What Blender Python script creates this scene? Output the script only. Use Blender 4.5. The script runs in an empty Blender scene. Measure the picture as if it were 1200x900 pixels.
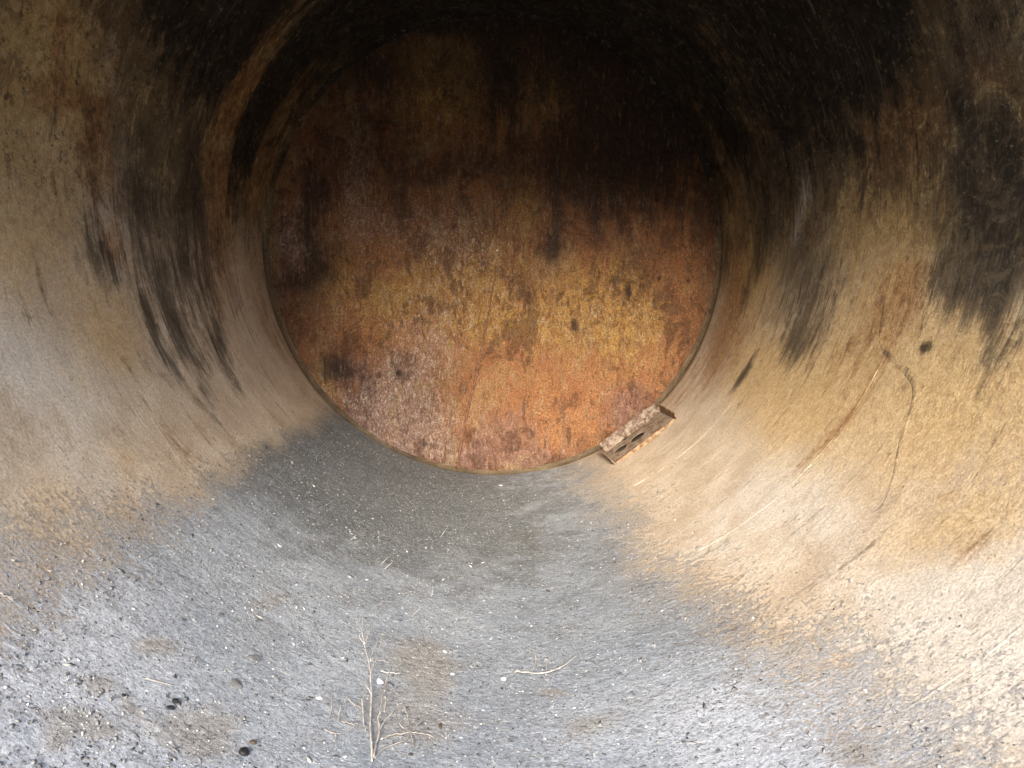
import bpy, bmesh, math, random
import numpy as np
from mathutils import Vector, Matrix, noise as mnoise

R = 1.5            # inside radius of the tank (m)
Y_HEAD = 4.43      # closed end
FIL = .032         # radius of the knuckle where shell turns into end plate
Y_OPEN = 0.19      # open end, just in front of the photographer, who stands outside
rng = np.random.default_rng(7)
random.seed(7)

scene = bpy.context.scene
COL = scene.collection

# stains, plus blots of painted light and shade: (layer, place on the surface, shape of the blot, strength); layers dark / rust / ochre / pale / damp
SHELL_STAINS_AND_LIGHT = [
    (0, -74.27, 2.689, 9.63, 2.39, 7.2, -20.65, 0.48),
    (0, -68.55, 2.712, 11.15, 1.75, -1.06, -21.03, 0.48),
    (0, -72.3, 2.711, 8.1, 1.61, 3.17, -26.28, 0.45),
    (0, -66.22, 2.723, 12.79, 2.24, 2.15, -25.04, 0.45),
    (0, -62.85, 2.739, 27.5, 6.2, 10.72, -22.48, 0.45),
    (0, -75.38, 2.868, 9.56, 2.37, 8.19, -17.91, 0.42),
    (0, -68.94, 2.909, 8.53, 1.37, 0.71, -18.03, 0.42),
    (0, -73.1, 2.924, 12.41, 1.56, -3.38, -15.94, 0.51),
    (0, -68.01, 2.878, 12.41, 0.87, -7.74, -16.22, 0.51),
    (0, -73.55, 3.046, 8.01, 1.4, 2.58, -20.97, 0.3),
    (0, -67.25, 3.293, 6.39, 0.64, -2.98, -11.96, 0.48),
    (0, -59.5, 3.233, 11, 0.97, -2.78, -11.7, 0.48),
    (0, -67.48, 3.316, 10.7, 0.61, -10.18, -18.17, 0.48),
    (0, -58.76, 2.77, 16.81, 3.1, 6.88, -22.15, 0.48),
    (0, -55.27, 2.787, 17.13, 2.37, 1.76, -22.19, 0.48),
    (0, -51.08, 2.787, 12.7, 1.29, -3.13, -35.28, 0.36),
    (0, -59.78, 2.876, 12.27, 1.37, -2.67, -17.7, 0.48),
    (0, -64.27, 3.026, 12.98, 1.51, -2.41, -16.49, 0.36),
    (0, -65.98, 2.541, 21.5, 5.91, 14.34, -25.97, 0.36),
    (0, -63.26, 2.593, 16.12, 4.89, 19.6, -22.93, 0.36),
    (0, -75.92, 3.765, 6.65, 0.86, 0.27, -11.29, 0.27),
    (0, -59.47, 3.717, 7.35, 0.72, -0.39, -12.97, 0.24),
    (0, -49.08, 3.396, 7.55, 0.88, 5.86, -18.8, 0.3),
    (0, -76.11, 3.271, 9.62, 1.45, 0.21, -12.55, 0.3),
    (0, -81.03, 2.881, 11.16, 2.21, 1.15, -12.5, 0.3),
    (0, -83.85, 3.262, -0.11, 1.81, 4.22, 0.72, 0.6),
    (0, -99.36, 3.314, -1.33, 6.63, 2.28, 0.48, 0.9),
    (0, -95.84, 2.906, -0.89, 2.92, 2.6, 0.7, 0.5),
    (0, -90.72, 2.837, 0.77, 10.28, 7.37, 1.33, 0.45),
    (0, -78.98, 2.56, 14.77, 19.14, 11.43, -0.19, 0.45),
    (0, -75.91, 2.11, 6.68, 39.95, 9.91, 1.84, 0.4),
    (0, -81.27, 2.447, -0.9, 8.7, 8.55, 2.1, 0.5),
    (0, 107.07, 3.451, -1.41, -2.6, -2.04, 0.55, 0.95),
    (0, -68.23, 3.011, 0.26, 2.54, 4.53, 0.6, 0.3),
    (0, 78.62, 3.172, 0.55, -2.94, -3.5, 0.44, 0.65),
    (0, 91.96, 3.772, -2.81, -8.41, -1.89, 0.37, 0.8),
    (0, 67.1, 3.124, 1.12, -6.99, -8.2, 1.08, 0.7),
    (0, 35.58, 4.214, 7.54, -0.65, 0.72, -8.42, 3),  # dark blot below the bracket: shade inside its holes painted on the shell
    (0, 84.98, 2.059, 0.89, -4.63, -3.96, 0.64, 1.4),
    (0, 76.76, 2.088, 1.84, -4.9, -8.9, 0.57, 1),
    (0, 96.63, 2.208, 5.42, -19.57, -5.86, 0.55, 1),
    (0, 113.29, 2.361, -6.16, -12.03, -10.8, 5.1, 1),
    (0, 68.57, 2.196, 32.98, -20.46, -30.4, -23.57, 1.2),
    (0, 93.92, 2.098, -0.01, -9.41, -9.42, 2.51, 0.9),
    (0, 59.67, 3.513, -3.67, -20.15, -9.91, 1.64, 0.9),
    (0, 69.25, 1.896, 4.57, -15.3, -5.6, 0.62, 0.45),
    (1, 100.45, 2.556, -0.58, -2.94, -4.13, 1.19, 0.7),
    (1, 103.16, 2.074, -1.46, -7.22, -7.64, 2.96, 0.6),
    (1, 77.5, 2.39, 1.06, -7.75, -5.39, 0.93, 0.6),
    (1, 66.37, 2.602, 4.62, -1.79, -3.32, -4.19, 0.45),
    (1, 75.28, 2.544, 1.39, -6.83, -5.03, 0.71, 0.5),
    (1, 62.23, 2.382, -7.08, 1.61, 1.48, 29.31, 0.4),
    (1, 54.05, 2.405, -7.45, 1.82, 4.61, 26.54, 0.4),
    (1, 46.87, 2.417, -9.63, 1.68, -0.96, 26.21, 0.4),
    (1, 54.76, 2.41, 10.34, -2.88, -3.98, -12.83, 0.5),
    (1, 36.78, 1.78, 22.67, -7.09, -20.61, -81.77, 0.55),
    (1, 77.57, 4.096, 1.04, -5.87, -2.72, 0.28, 0.8),
    (1, 64.83, 4.003, 0.14, -2.68, -3.86, 0.46, 0.7),
    (1, -98.66, 2.263, 1.19, 9.63, 17.12, 3.68, 1.2),
    (1, -104.67, 2.269, -9.4, 28.57, 7.42, 3.02, 1.1),
    (1, -94.91, 2.53, -1.8, 7.99, 5.53, 1.65, 0.9),
    (1, -100.32, 2.457, -2.19, 9.74, 24.52, 7.86, 1),
    (1, -52.76, 2.42, 7.3, 1.59, 1.79, -4.25, 0.35),
    (1, -82.5, 2.598, -2.48, 15.36, 12.83, 3.13, 0.9),
    (1, -106.45, 4.121, 0.04, 1.85, 3.34, 0.45, 0.7),
    (1, -95.85, 3.702, 1.38, 4.92, 1.86, 0.2, 0.9),
    (1, -118.25, 3.649, -0.3, 5.11, 3.26, 0.54, 0.8),
    (1, -108.36, 3.573, -0.63, 7.09, 2.12, 0.38, 0.8),
    (1, -126.61, 3.57, -1.32, 6.88, 3.32, 0.65, 0.7),
    (1, -126.05, 4.163, 0.05, 5.88, 3.31, 0.42, 0.6),
    (1, 46.16, 1.571, 10.97, -11.32, -13.28, -6.16, 0.35),
    (2, -91.81, 2.104, 0.2, 3.86, 3.7, 0.96, 1.1),
    (2, -77.12, 2.399, 1.38, 2.75, 4.78, 0.31, 0.35),
    (2, -81.25, 2.089, 1.46, 4.4, 6.6, 0.83, 0.5),
    (2, -53.83, 1.7, 6.94, 3.99, 5.97, -5.2, 0.4),
    (2, -102.3, 2.116, -1.04, 4.45, 5.76, 2.32, 0.9),
    (2, -53.87, 2.073, 8.38, 2.64, 5.25, -8.79, 0.4),
    (2, 60.64, 3.227, 3.44, -1.34, -1.96, -1.12, 0.9),
    (2, 63.89, 1.915, 1.68, -2.62, -3.88, -0.39, 0.95),
    (2, 72.62, 2.536, 1.11, -2, -3.59, 0.05, 0.8),
    (2, -95.71, 2.201, -0.18, 3.08, 3, 0.89, 0.9),
    (2, 89.78, 2.625, 0.27, -3.01, -3.74, 0.65, 0.5),
    (0, 97.37, 2.622, -0.27, -2.28, -3.77, 0.94, 0.45),
    (0, 113.93, 2.695, -1.14, -1.84, -4.68, 1.99, 0.6),
    (0, 105.9, 2.057, -1.27, -4.87, -6.39, 2.74, 0.6),
    (2, 86.81, 2.792, 0.7, -3.98, -6.99, 0.96, 0.4),
    (2, 57.89, 2.658, 3.51, -1, -0.97, -2.1, 0.9),
    (2, 47.43, 1.633, 3.67, -2.32, -4.01, -4.78, 0.7),
    (2, 54.87, 2.038, 3.26, -1.25, -1.44, -3.35, 0.6),
    (2, 81.16, 3.887, 0.05, -2.61, -2.52, 0.33, 0.7),
    (2, -68.92, 2.368, 2.38, 3.08, 5.31, -0.15, 0.6),
    (3, -93.91, 2.265, -2.63, 8.12, 10.58, 3.98, 0.7),
    (3, -87.58, 2.169, 0.69, 4.18, 6.5, 1.3, 0.5),
    (3, -108.13, 2.49, -2.26, 4.62, 4.72, 1.96, 0.3),
    (3, -79.72, 2.195, 1.02, 2.61, 6.21, 0.63, 0.4),
    (3, -66.26, 1.993, 2.78, 2.1, 4.02, -1.6, 0.8),
    (3, 38.94, 1.377, 3.47, -1.41, -0.59, -3.06, 1.2),  # lower right wall: bright daylight painted in as paler colour
    (3, 40.69, 2.462, 2.77, -0.36, 0.49, -2.97, 0.7),
    (3, -53.03, 1.863, 7.04, 2.37, 2.71, -5.47, 0.5),
    (3, 53.93, 2.149, 8.69, -1.28, 0.87, -4.24, 0.5),
    (3, 42.99, 2.084, 5.81, -1.91, -1.29, -3.02, 0.6),
    (3, 94.43, 3.323, -4.93, -10.53, -3.88, 1.01, 0.7),
    (3, -36.03, 1.129, 4.96, 3.58, 4.48, -5.42, 0.7),
    (4, -35.36, 1.465, 13.42, 8.56, 26.53, -20, 1.1),
    (4, -38.05, 1.294, 18.63, 9.67, 17.45, -26.86, 0.9),
    (4, -36.86, 1.196, 14.29, 5.34, 7.68, -27.44, 1.1),
    (4, -34.61, 1.305, 27.12, 2.77, -4.82, -45.01, 0.9),
    (4, -29.24, 1.331, 10.15, 3.23, 5.9, -14.72, 1.1),
    (4, -37.44, 1.144, 36.3, 27.41, 18.49, -20.6, 0.9),
    (4, -27.51, 1.292, 23.06, 6.71, 13.96, -40.91, 0.7),
    (4, -12.09, 1.814, 9.09, 0.78, 1.78, -5.41, 1),
    (4, -13.54, 1.527, 6.02, 0.75, 2.3, -7.48, 0.6),
    (4, 4.22, 1.577, 11.55, -1.84, -1.93, -11.29, 0.6),
    (4, 25.1, 1.245, 14.7, -9.48, -9.95, -14.77, 0.9),
    (4, 3.63, 2.971, 4.25, -0.22, 0.07, -3.44, 0.5),
    (4, 2.93, 1.737, 19.24, -2.44, -5.67, -39.4, 0.8),
    (4, -30.2, 1.877, 12.24, 4.28, 7.61, -7, 0.6),
]
HEAD_STAINS = [
    (0, 0.66, 0.52, 2.22, 0.03, 0.03, -2.62, 0.9),
    (0, 1.05, 0.906, 1.97, 0.04, 0.03, -1.68, 0.9),
    (0, 0.59, 1.271, 3.01, 0.03, 0.09, -4.21, 1),
    (0, 0.04, 1.18, 7.61, -0.01, 0.06, -2.71, 1.1),
    (0, -0.75, 0.822, 8.41, -0.15, 0.05, -3.15, 0.6),
    (0, -1.19, 0.283, 9.18, -1.54, -0.3, -2.29, 0.6),
    (0, -0.29, 0.535, 2.26, 0.14, 0.63, -7.72, 0.55),
    (0, -1.05, -0.773, 6.51, -2.49, -3.46, -9.2, 1),
    (0, -1.15, -0.096, 10.19, -0.26, 0.04, -7.32, 0.7),
    (0, 0.35, 0.022, 12.46, -2.17, -1.35, -8.08, 0.9),
    (0, 0.21, -0.285, 14.7, 0.03, 0.02, -8.92, 0.6),
    (0, -1.29, -0.206, 13.12, -0.37, 0.05, -15.2, 0.8),
    (0, 0.87, -0.266, 57.87, 0.91, 0.08, -29.51, 0.9),
    (0, 1.08, -0.17, 60.07, -34.25, -28.64, -51.75, 0.9),
    (0, 1.05, -0.323, 86.3, 1.68, 0.12, -58.74, 0.8),
    (0, 1.29, -0.197, 57.34, 1.4, 0.21, -58.87, 0.7),
    (0, 0.5, -0.482, 43.62, 0.35, -0, -17.63, 0.9),
    (0, -0.65, -0.808, 38.53, -22.65, -29.94, -50.51, 0.8),
    (0, -0.47, -1.279, 9.41, -2.59, -11.81, -41.6, 0.6),
    (0, -0.12, 1.412, 1.54, -0.01, 0.33, -13.73, 1),
    (0, -0.82, 1.136, 4.68, 4.02, 4.1, -4.98, 0.8),
    (1, -0.63, -0.398, 2.57, -0.04, 0, -3.59, 0.9),
    (1, 0.33, -0.939, 1.83, 0.01, -0.02, -2.89, 1.1),
    (1, 0.04, -0.823, 4.38, -0.01, -0.01, -2.92, 0.6),
    (1, -0.85, 0.015, 3.65, -0.07, 0.02, -2.62, 0.7),
    (1, 1.02, -0.769, 4.28, 0.08, -0.01, -2.89, 0.8),
    (1, -0.13, -1.283, 1.45, -0.01, -0.04, -4.3, 0.4),
    (1, 1.24, -0.141, 4.31, 0.1, 0.01, -1.61, 0.6),
    (1, 0.67, -0.199, 3.49, 0.04, 0.01, -2.97, 0.6),
    (2, 0.67, -0.397, 2.9, 0.03, 0, -3.92, 1),
    (2, 0.87, -0.454, 6.92, 0.11, 0, -3.19, 1.1),
    (2, -0.13, -0.202, 2.23, -0.01, 0.01, -3, 0.6),
    (2, -0.57, -0.315, 4, -0.05, 0.02, -7.2, 0.9),
    (2, -1.11, -0.818, 11.28, -0.28, -0.03, -8.07, 0.9),
    (2, -0.13, -0.482, 2.95, -0.01, -0, -5.92, 0.8),
    (2, -1.01, -0.205, 3.52, -2.1, -3.62, -6.21, 0.6),
    (2, -0.34, 1.093, 3.35, -0.03, 0.06, -2.93, 0.9),
    (2, 0.32, 1, 5.16, 0.02, 0.07, -3.76, 0.8),
    (2, 0.21, 0.351, 8.94, 0.02, 0.05, -4.58, 0.6),
    (2, 0.61, -0.454, 2.18, 0.02, 0, -8.01, 0.8),
    (3, -0.67, -1.133, 2.91, -0.55, -0.89, -4.75, 1.2),
    (3, -0.47, -0.594, 4.46, -0.05, -0.01, -3.95, 0.6),
    (3, -0.24, -0.037, 3.59, -0.02, 0.01, -2.42, 0.35),
    (1, -0.13, -0.426, 1.04, -0, 0, -3.56, 0.6),
    (3, -0.64, -0.82, 5.94, -0.09, -0.03, -8.02, 0.8),
    (3, -0.59, -1.278, 2.75, -1.02, -2.82, -7.35, 0.8),
    (3, -1.3, 0.336, 10.24, -1.74, -0.27, -2.05, 0.15),
    (3, -0.89, 0.447, 10.24, -0.21, 0.02, -2.07, 0.5),
    (3, -0.73, 0.152, 3.04, -0.05, 0.05, -6.13, 0.4),
    (3, -1.31, 0.012, 9.23, -0.27, 0.04, -6.14, 0.7),
    (4, 0.88, -1.047, 4.25, 2.52, 3.25, -5.66, 1.1),
    (4, 0.04, -1.168, 3.48, -0, -0.05, -5.75, 0.7),
    (4, -0.97, -0.79, 6, -0.13, -0.03, -8.06, 0.9),
    (4, -0.13, -1.341, 2.9, -0.01, -0.09, -8.58, 0.7),
    (4, 0.1, -1.402, 1.92, 0, -0.14, -12.2, 0.6),
    (4, -0.81, -1.161, 3.33, -1.25, -2.07, -5.42, 0.5),
]
STALK = [
    [(-0.38, 1.393, -1.439), (-0.388, 1.432, -1.437), (-0.4, 1.491, -1.433), (-0.41, 1.555, -1.431), (-0.42, 1.624, -1.427), (-0.431, 1.674, -1.424), (-0.439, 1.712, -1.422), (-0.452, 1.758, -1.418), (-0.464, 1.788, -1.414), (-0.476, 1.815, -1.41), (-0.487, 1.838, -1.406)],
    [(-0.474, 1.813, -1.41), (-0.49, 1.851, -1.405), (-0.498, 1.887, -1.402), (-0.504, 1.931, -1.4)],
    [(-0.475, 1.816, -1.41), (-0.473, 1.856, -1.411), (-0.469, 1.894, -1.412), (-0.462, 1.928, -1.415)],
    [(-0.436, 1.701, -1.423), (-0.434, 1.741, -1.423), (-0.43, 1.77, -1.425), (-0.432, 1.825, -1.424), (-0.436, 1.885, -1.423)],
    [(-0.446, 1.748, -1.42), (-0.446, 1.789, -1.42), (-0.442, 1.839, -1.421), (-0.436, 1.883, -1.423)],
    [(-0.42, 1.616, -1.428), (-0.43, 1.631, -1.425), (-0.441, 1.639, -1.421)],
    [(-0.479, 1.818, -1.409), (-0.492, 1.829, -1.404), (-0.496, 1.842, -1.403)],
]
SIDE_STALK = [
    [(-0.379, 1.406, -1.439), (-0.38, 1.447, -1.439), (-0.379, 1.485, -1.439), (-0.386, 1.516, -1.437), (-0.39, 1.534, -1.436), (-0.385, 1.547, -1.437)],
    [(-0.388, 1.541, -1.436), (-0.391, 1.591, -1.436), (-0.393, 1.643, -1.435)],
    [(-0.379, 1.553, -1.439), (-0.381, 1.595, -1.438), (-0.373, 1.63, -1.441)],
    [(-0.38, 1.498, -1.439), (-0.371, 1.528, -1.441), (-0.357, 1.55, -1.445)],
    [(-0.39, 1.652, -1.436), (-0.392, 1.692, -1.435), (-0.387, 1.746, -1.437)],
]
SPRAWL = [
    [(-0.372, 1.472, -1.441), (-0.358, 1.489, -1.444), (-0.336, 1.501, -1.45), (-0.309, 1.511, -1.456)],
    [(-0.309, 1.511, -1.456), (-0.285, 1.516, -1.46), (-0.261, 1.513, -1.465), (-0.242, 1.503, -1.468)],
    [(-0.377, 1.406, -1.439), (-0.363, 1.441, -1.443), (-0.343, 1.459, -1.448), (-0.318, 1.482, -1.454), (-0.309, 1.511, -1.456), (-0.294, 1.545, -1.459), (-0.274, 1.583, -1.463)],
    [(-0.338, 1.614, -1.449), (-0.326, 1.584, -1.452), (-0.318, 1.559, -1.454), (-0.31, 1.512, -1.455)],
    [(-0.34, 1.538, -1.449), (-0.325, 1.526, -1.452), (-0.309, 1.511, -1.456)],
    [(-0.364, 1.568, -1.443), (-0.352, 1.602, -1.446), (-0.341, 1.62, -1.448)],
    [(-0.309, 1.511, -1.456), (-0.298, 1.478, -1.458), (-0.308, 1.463, -1.456)],
]
TUFT = [
    [(-0.44, 1.592, -1.421), (-0.427, 1.547, -1.425), (-0.42, 1.516, -1.428), (-0.41, 1.493, -1.43)],
    [(-0.472, 1.595, -1.411), (-0.451, 1.572, -1.418), (-0.431, 1.562, -1.424)],
    [(-0.467, 1.505, -1.413), (-0.45, 1.5, -1.418), (-0.429, 1.501, -1.425)],
    [(-0.497, 1.461, -1.403), (-0.48, 1.454, -1.409), (-0.465, 1.454, -1.414), (-0.449, 1.471, -1.419), (-0.428, 1.494, -1.425)],
    [(-0.48, 1.54, -1.409), (-0.475, 1.498, -1.41)],
    [(-0.504, 1.552, -1.4), (-0.497, 1.521, -1.403), (-0.497, 1.501, -1.402)],
    [(-0.471, 1.448, -1.411), (-0.466, 1.432, -1.413)],
    [(-0.511, 1.535, -1.398), (-0.509, 1.554, -1.398)],
]
CURLED_TWIG = [
    [(-0.04, 1.836, -1.487), (-0.029, 1.843, -1.488), (-0.017, 1.836, -1.488), (0.011, 1.825, -1.488), (0.05, 1.817, -1.487), (0.087, 1.835, -1.485), (0.12, 1.858, -1.483), (0.15, 1.891, -1.48)],
    [(0.009, 1.83, -1.488), (0.022, 1.867, -1.488), (0.028, 1.901, -1.488), (0.024, 1.938, -1.488), (0.013, 1.918, -1.488), (0.01, 1.898, -1.488)],
    [(0.05, 1.821, -1.487), (0.055, 1.854, -1.487), (0.06, 1.888, -1.487)],
    [(0.092, 1.839, -1.485), (0.102, 1.856, -1.485), (0.106, 1.875, -1.484)],
    [(0.043, 1.822, -1.487), (0.047, 1.79, -1.487)],
]
SHORT_TWIG = [
    [(-0.412, 1.761, -1.43), (-0.384, 1.764, -1.438), (-0.359, 1.768, -1.444)],
    [(-0.381, 1.779, -1.438), (-0.37, 1.802, -1.441), (-0.357, 1.817, -1.444)],
]
THIN_TWIG = [
    [(-0.433, 1.815, -1.424), (-0.414, 1.815, -1.429), (-0.395, 1.81, -1.435)],
]
EDGE_TWIG = [
    [(-1.093, 1.341, -1.01), (-1.082, 1.346, -1.021), (-1.073, 1.356, -1.031)],
    [(-1.082, 1.346, -1.021), (-1.073, 1.343, -1.031)],
]
STRAWS = [
    [(-0.307, 3.132, -1.456), (-0.308, 3.002, -1.456)],
    [(-0.508, 2.603, -1.399), (-0.502, 2.505, -1.401)],
    [(-0.491, 2.551, -1.405), (-0.492, 2.505, -1.404)],
    [(-0.341, 2.246, -1.448), (-0.348, 2.148, -1.447)],
    [(-0.312, 2.427, -1.455), (-0.306, 2.336, -1.456)],
    [(-0.649, 2.707, -1.339), (-0.644, 2.638, -1.341)],
    [(-0.755, 1.806, -1.282), (-0.739, 1.805, -1.291)],
    [(-0.846, 1.38, -1.224), (-0.799, 1.402, -1.255)],
]
STONES = [(-15.83, 1.711), (-2.79, 1.807), (-31.54, 1.363), (-31.62, 1.34), (-24.8, 1.31), (-24.53, 1.335), (-9.25, 1.562), (-11.64, 1.443), (-20.98, 1.57), (-9.52, 1.942), (-8.46, 1.816), (-28.36, 1.5), (-28.27, 1.622), (0.38, 4.097), (-34.98, 1.306), (-35.96, 2.98)]
DRIP = [(88.07, 2.556), (81.67, 2.529), (75.25, 2.528), (69.96, 2.484), (67.62, 2.433), (66.54, 2.372), (65.53, 2.304), (64.56, 2.239), (63.26, 2.178), (62.02, 2.145), (59.46, 2.109), (54.72, 2.056), (50.27, 1.974), (46.83, 1.926), (44.63, 1.932), (42.91, 1.957)]
SEAM = [(0.12, 1.26), (0.115, 0.783), (0.082, 0.404), (-0.014, -0.174), (-0.112, -0.691), (-0.205, -1.091), (-0.276, -1.45)]


# ------------------------------------------------------------------ helpers
def tag(o, label=None, cat=None, group=None, kind=None):
    if label: o['label'] = label
    if cat: o['category'] = cat
    if group: o['group'] = group
    if kind: o['kind'] = kind
    return o

def empty(name, loc=(0, 0, 0)):
    o = bpy.data.objects.new(name, None)
    o.empty_display_size = 0.05
    COL.objects.link(o)
    o.location = loc
    return o

def link(name, me, mat=None, parent=None):
    o = bpy.data.objects.new(name, me)
    COL.objects.link(o)
    if mat: me.materials.append(mat)
    if parent:
        o.parent = parent
        if parent.type == 'EMPTY':
            o.location = -Vector(parent.location)
    return o

def mesh_np(name, verts, faces, smooth=True):
    """verts (n,3), faces (m,k) all of the same size"""
    me = bpy.data.meshes.new(name)
    verts = np.asarray(verts, np.float32); faces = np.asarray(faces, np.int32)
    n, k = faces.shape
    me.vertices.add(len(verts)); me.vertices.foreach_set('co', verts.ravel())
    me.loops.add(n * k); me.loops.foreach_set('vertex_index', faces.ravel())
    me.polygons.add(n); me.polygons.foreach_set('loop_start', np.arange(0, n * k, k, dtype=np.int32))
    if smooth: me.polygons.foreach_set('use_smooth', np.ones(n, bool))
    me.update(calc_edges=True); me.validate()
    return me

def add_attr(me, name, vals):
    a = me.attributes.new(name, 'FLOAT', 'POINT')
    a.data.foreach_set('value', np.asarray(vals, np.float32))

def add_vec(me, name, vals):
    a = me.attributes.new(name, 'FLOAT_VECTOR', 'POINT')
    a.data.foreach_set('vector', np.asarray(vals, np.float32).ravel())

def grid_faces(nu, nv, wrap_u=False):
    i = np.arange(nu if wrap_u else nu - 1); j = np.arange(nv - 1)
    I, J = np.meshgrid(i, j, indexing='ij'); I = I.ravel(); J = J.ravel()
    I2 = (I + 1) % nu
    return np.stack([I * nv + J, I2 * nv + J, I2 * nv + J + 1, I * nv + J + 1], 1)

def tube_mesh(paths, radii, sides=6, squash=1.0):
    """several tapering tubes -> verts, faces (quads, ends closed by collapsed rings)"""
    V = []; Fc = []
    for path, rad in zip(paths, radii):
        P = np.array(path, float)
        n = len(P)
        T = np.gradient(P, axis=0); T /= np.linalg.norm(T, axis=1)[:, None] + 1e-9
        up = np.array([0.31, 0.2, 0.93])
        rr = np.interp(np.linspace(0, 1, n), np.linspace(0, 1, len(rad)), rad)
        P2 = np.vstack([P[:1], P, P[-1:]]); T2 = np.vstack([T[:1], T, T[-1:]]); r2 = np.concatenate([[1e-5], rr, [1e-5]])
        base = len(V)
        for p, t, r in zip(P2, T2, r2):
            a = np.cross(t, up); a /= np.linalg.norm(a) + 1e-9
            b = np.cross(t, a)
            for s in range(sides):
                w = 2 * math.pi * s / sides
                V.append(p + r * (math.cos(w) * a + squash * math.sin(w) * b))
        for i in range(len(P2) - 1):
            for s in range(sides):
                s2 = (s + 1) % sides
                Fc.append((base + i * sides + s, base + i * sides + s2, base + (i + 1) * sides + s2, base + (i + 1) * sides + s))
    return np.array(V), np.array(Fc)

def spline(pts, k=5):
    """Catmull-Rom through the points"""
    P = np.array(pts, float)
    if len(P) < 3:
        return np.array([P[0] + (P[-1] - P[0]) * t for t in np.linspace(0, 1, k + 1)])
    Q = np.vstack([2 * P[0] - P[1], P, 2 * P[-1] - P[-2]])
    out = []
    for i in range(1, len(Q) - 2):
        for t in np.linspace(0, 1, k, endpoint=False):
            a, b, c, d = Q[i - 1:i + 3]
            out.append(.5 * (2 * b + (c - a) * t + (2 * a - 5 * b + 4 * c - d) * t * t + (3 * b - a - 3 * c + d) * t ** 3))
    out.append(P[-1])
    return np.array(out)

def on_shell(deg, y, r=R):
    t = math.radians(deg)
    return Vector((r * math.sin(t), y, -r * math.cos(t)))

# smooth value noise on numpy arrays
_lat = rng.random((256, 256))
def vnoise(u, v):
    iu = np.floor(u).astype(int); iv = np.floor(v).astype(int)
    fu = u - iu; fv = v - iv
    fu = fu * fu * (3 - 2 * fu); fv = fv * fv * (3 - 2 * fv)
    g = lambda a, b: _lat[a % 256, b % 256]
    return ((g(iu, iv) * (1 - fu) + g(iu + 1, iv) * fu) * (1 - fv) + (g(iu, iv + 1) * (1 - fu) + g(iu + 1, iv + 1) * fu) * fv)
def fbm(u, v, o=4):
    s = 0; a = .5
    for i in range(o):
        s = s + a * (vnoise(u + 17.3 * i, v + 9.1 * i) - .5); u = u * 2.03; v = v * 2.03; a *= .5
    return s
def sstep(a, b, x):
    t = np.clip((x - a) / (b - a), 0, 1); return t * t * (3 - 2 * t)

def stain_mask(table, kind, a, b, arc):
    """union of soft ragged blots laid on the surface; a, b surface coordinates"""
    keep = np.ones_like(b)
    wa, wb = (.10, .035) if arc != 1.0 else (.07, .022)
    u = a * arc; v = b
    a = a + (wa * fbm(u * 4, v * 4) + wb * fbm(u * 16 + 3, v * 16, 3)) / arc
    b = b + wa * fbm(u * 4 + 31, v * 4 + 7) + wb * fbm(u * 16 + 9, v * 16 + 5, 3)
    for k, ca, cb, m11, m12, m21, m22, s in table:
        if k != kind: continue
        da = (a - ca) * arc; db = b - cb
        d = (m11 * da + m12 * db) ** 2 + (m21 * da + m22 * db) ** 2
        keep = keep * (1 - np.clip(s * np.exp(-.9 * d), 0, 1))
    return 1 - keep

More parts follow.
